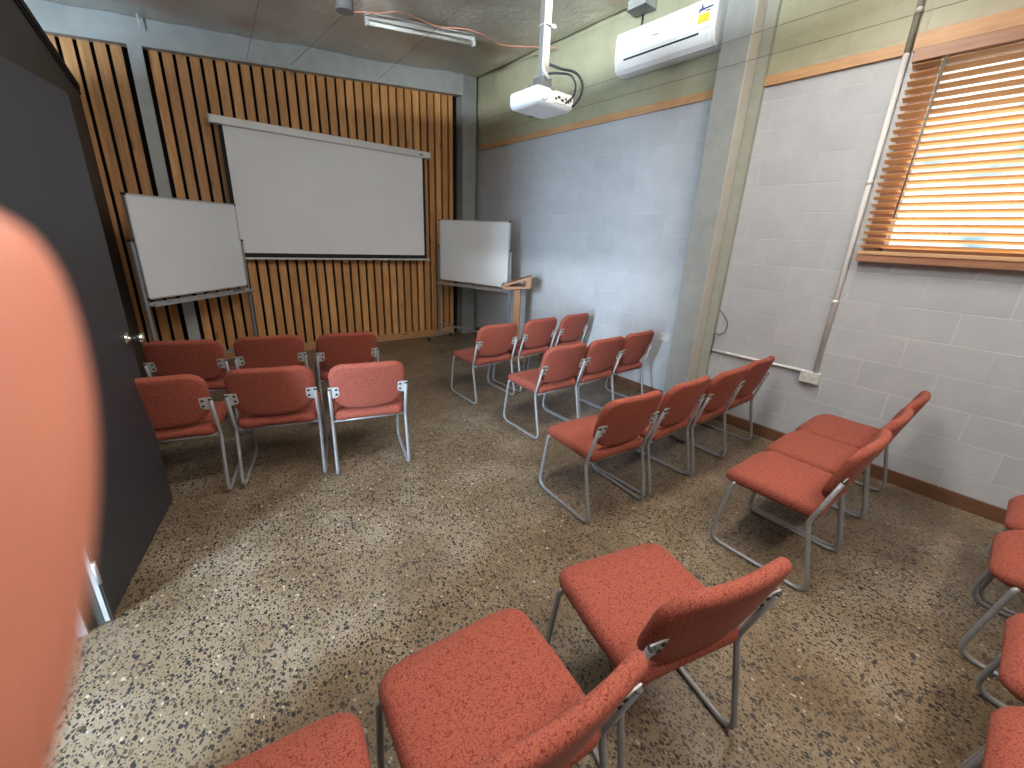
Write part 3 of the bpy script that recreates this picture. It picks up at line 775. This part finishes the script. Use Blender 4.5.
for y in (-.032, .032):
    for (dy, dz) in ((-.008, -.004), (.008, -.004), (0, -.018)): box(bm, -.0446, -.0438, y+dy-.0012, y+dy+.0012, dz-.005, dz+.003)
obj('pin_slots', bm, 'plastic_black', t)
t = thing('power_outlet', 'small pale outlet on the blue wall left of the steel column foot', 'power outlet', (0, .99, .655))
boxes('face_plate', 'offwhite', t, (-.012, 0, -.06, .06, -.037, .037), bev=.003)
boxes('switch', 'white', t, (-.016, -.012, -.04, -.024, .01, .022), (-.016, -.012, .024, .04, .01, .022))
cable('loose_cable', 'thin black cable looping out from the steel column onto the block wall', [(-.03, .484, 1.02), (-.025, .44, .98), (-.02, .395, .91), (-.02, .40, .84), (-.02, .44, .80), (-.03, .484, .80), (-.03, .483, .74), (-.035, .481, .68), (-.03, .484, .62)], .0035, 'cable')

# ------------------------------------------------------------ hand: fingertip held against the lens edge
def cw(x, y, z): return CAM + rv*x + uv*y + fv*z
def fpt(px, py, z=.028): return ((px-519.4)*z/F_PX, (375.8-py)*z/F_PX, z)
chains = []
idx = [(*fpt(-98, 198), .0050), (*fpt(-88, 255), .0076), (*fpt(-71, 420), .0090), (*fpt(-78, 600), .0088), (*fpt(-112, 770), .0090), (-.0500, -.047, .026, .0095), (-.058, -.078, .012, .0105), (-.064, -.100, -.004, .012)]
me = bpy.data.meshes.new('hand'); V = []; E = []; Rr = []
def add(p, r, link=None):
    V.append(cw(*p)); Rr.append(r); i = len(V)-1
    if link is not None: E.append((link, i))
    return i
wrist = add((-.10, -.235, -.07), .026)
palm = add((-.085, -.16, -.04), .030, wrist)
palm2 = add((-.080, -.125, -.022), .024, palm)
def fin(pts, root):
    k = root
    for x, y, z, r in pts: k = add((x, y, z), r, k)
fin(idx[::-1], palm2)
fin([(-.085, -.092, -.012, .012), (-.088, -.062, .004, .0100), (-.080, -.040, .003, .0092), (-.068, -.036, -.014, .0085), (-.064, -.048, -.024, .0075)], palm2)
fin([(-.105, -.100, -.016, .012), (-.109, -.070, .000, .0095), (-.102, -.050, .000, .0088), (-.090, -.046, -.016, .0082), (-.086, -.058, -.026, .0072)], palm2)
fin([(-.122, -.115, -.020, .011), (-.128, -.090, -.006, .0085), (-.122, -.074, -.006, .0078), (-.110, -.070, -.020, .0072), (-.106, -.080, -.028, .0065)], palm2)
fin([(-.052, -.150, -.045, .014), (-.035, -.120, -.050, .011), (-.028, -.092, -.048, .0098), (-.030, -.072, -.042, .0085)], palm)
fore = add((-.15, -.36, -.14), .032, wrist); fin([(-.22, -.50, -.22, .038)], fore)
me.from_pydata([tuple(v) for v in V], E, []); me.update()
hand = bpy.data.objects.new('hand', me); COL.objects.link(hand); me.materials.append(MT['skin'])
md = hand.modifiers.new('skin', 'SKIN'); md.use_smooth_shade = True
for i, sv in enumerate(me.skin_vertices[0].data): sv.radius = (Rr[i], Rr[i])
me.skin_vertices[0].data[0].use_root = True
ss = hand.modifiers.new('sub', 'SUBSURF'); ss.levels = 2; ss.render_levels = 3
tag(hand, 'blurred fingertip of a person close in front at the left picture edge', 'person')
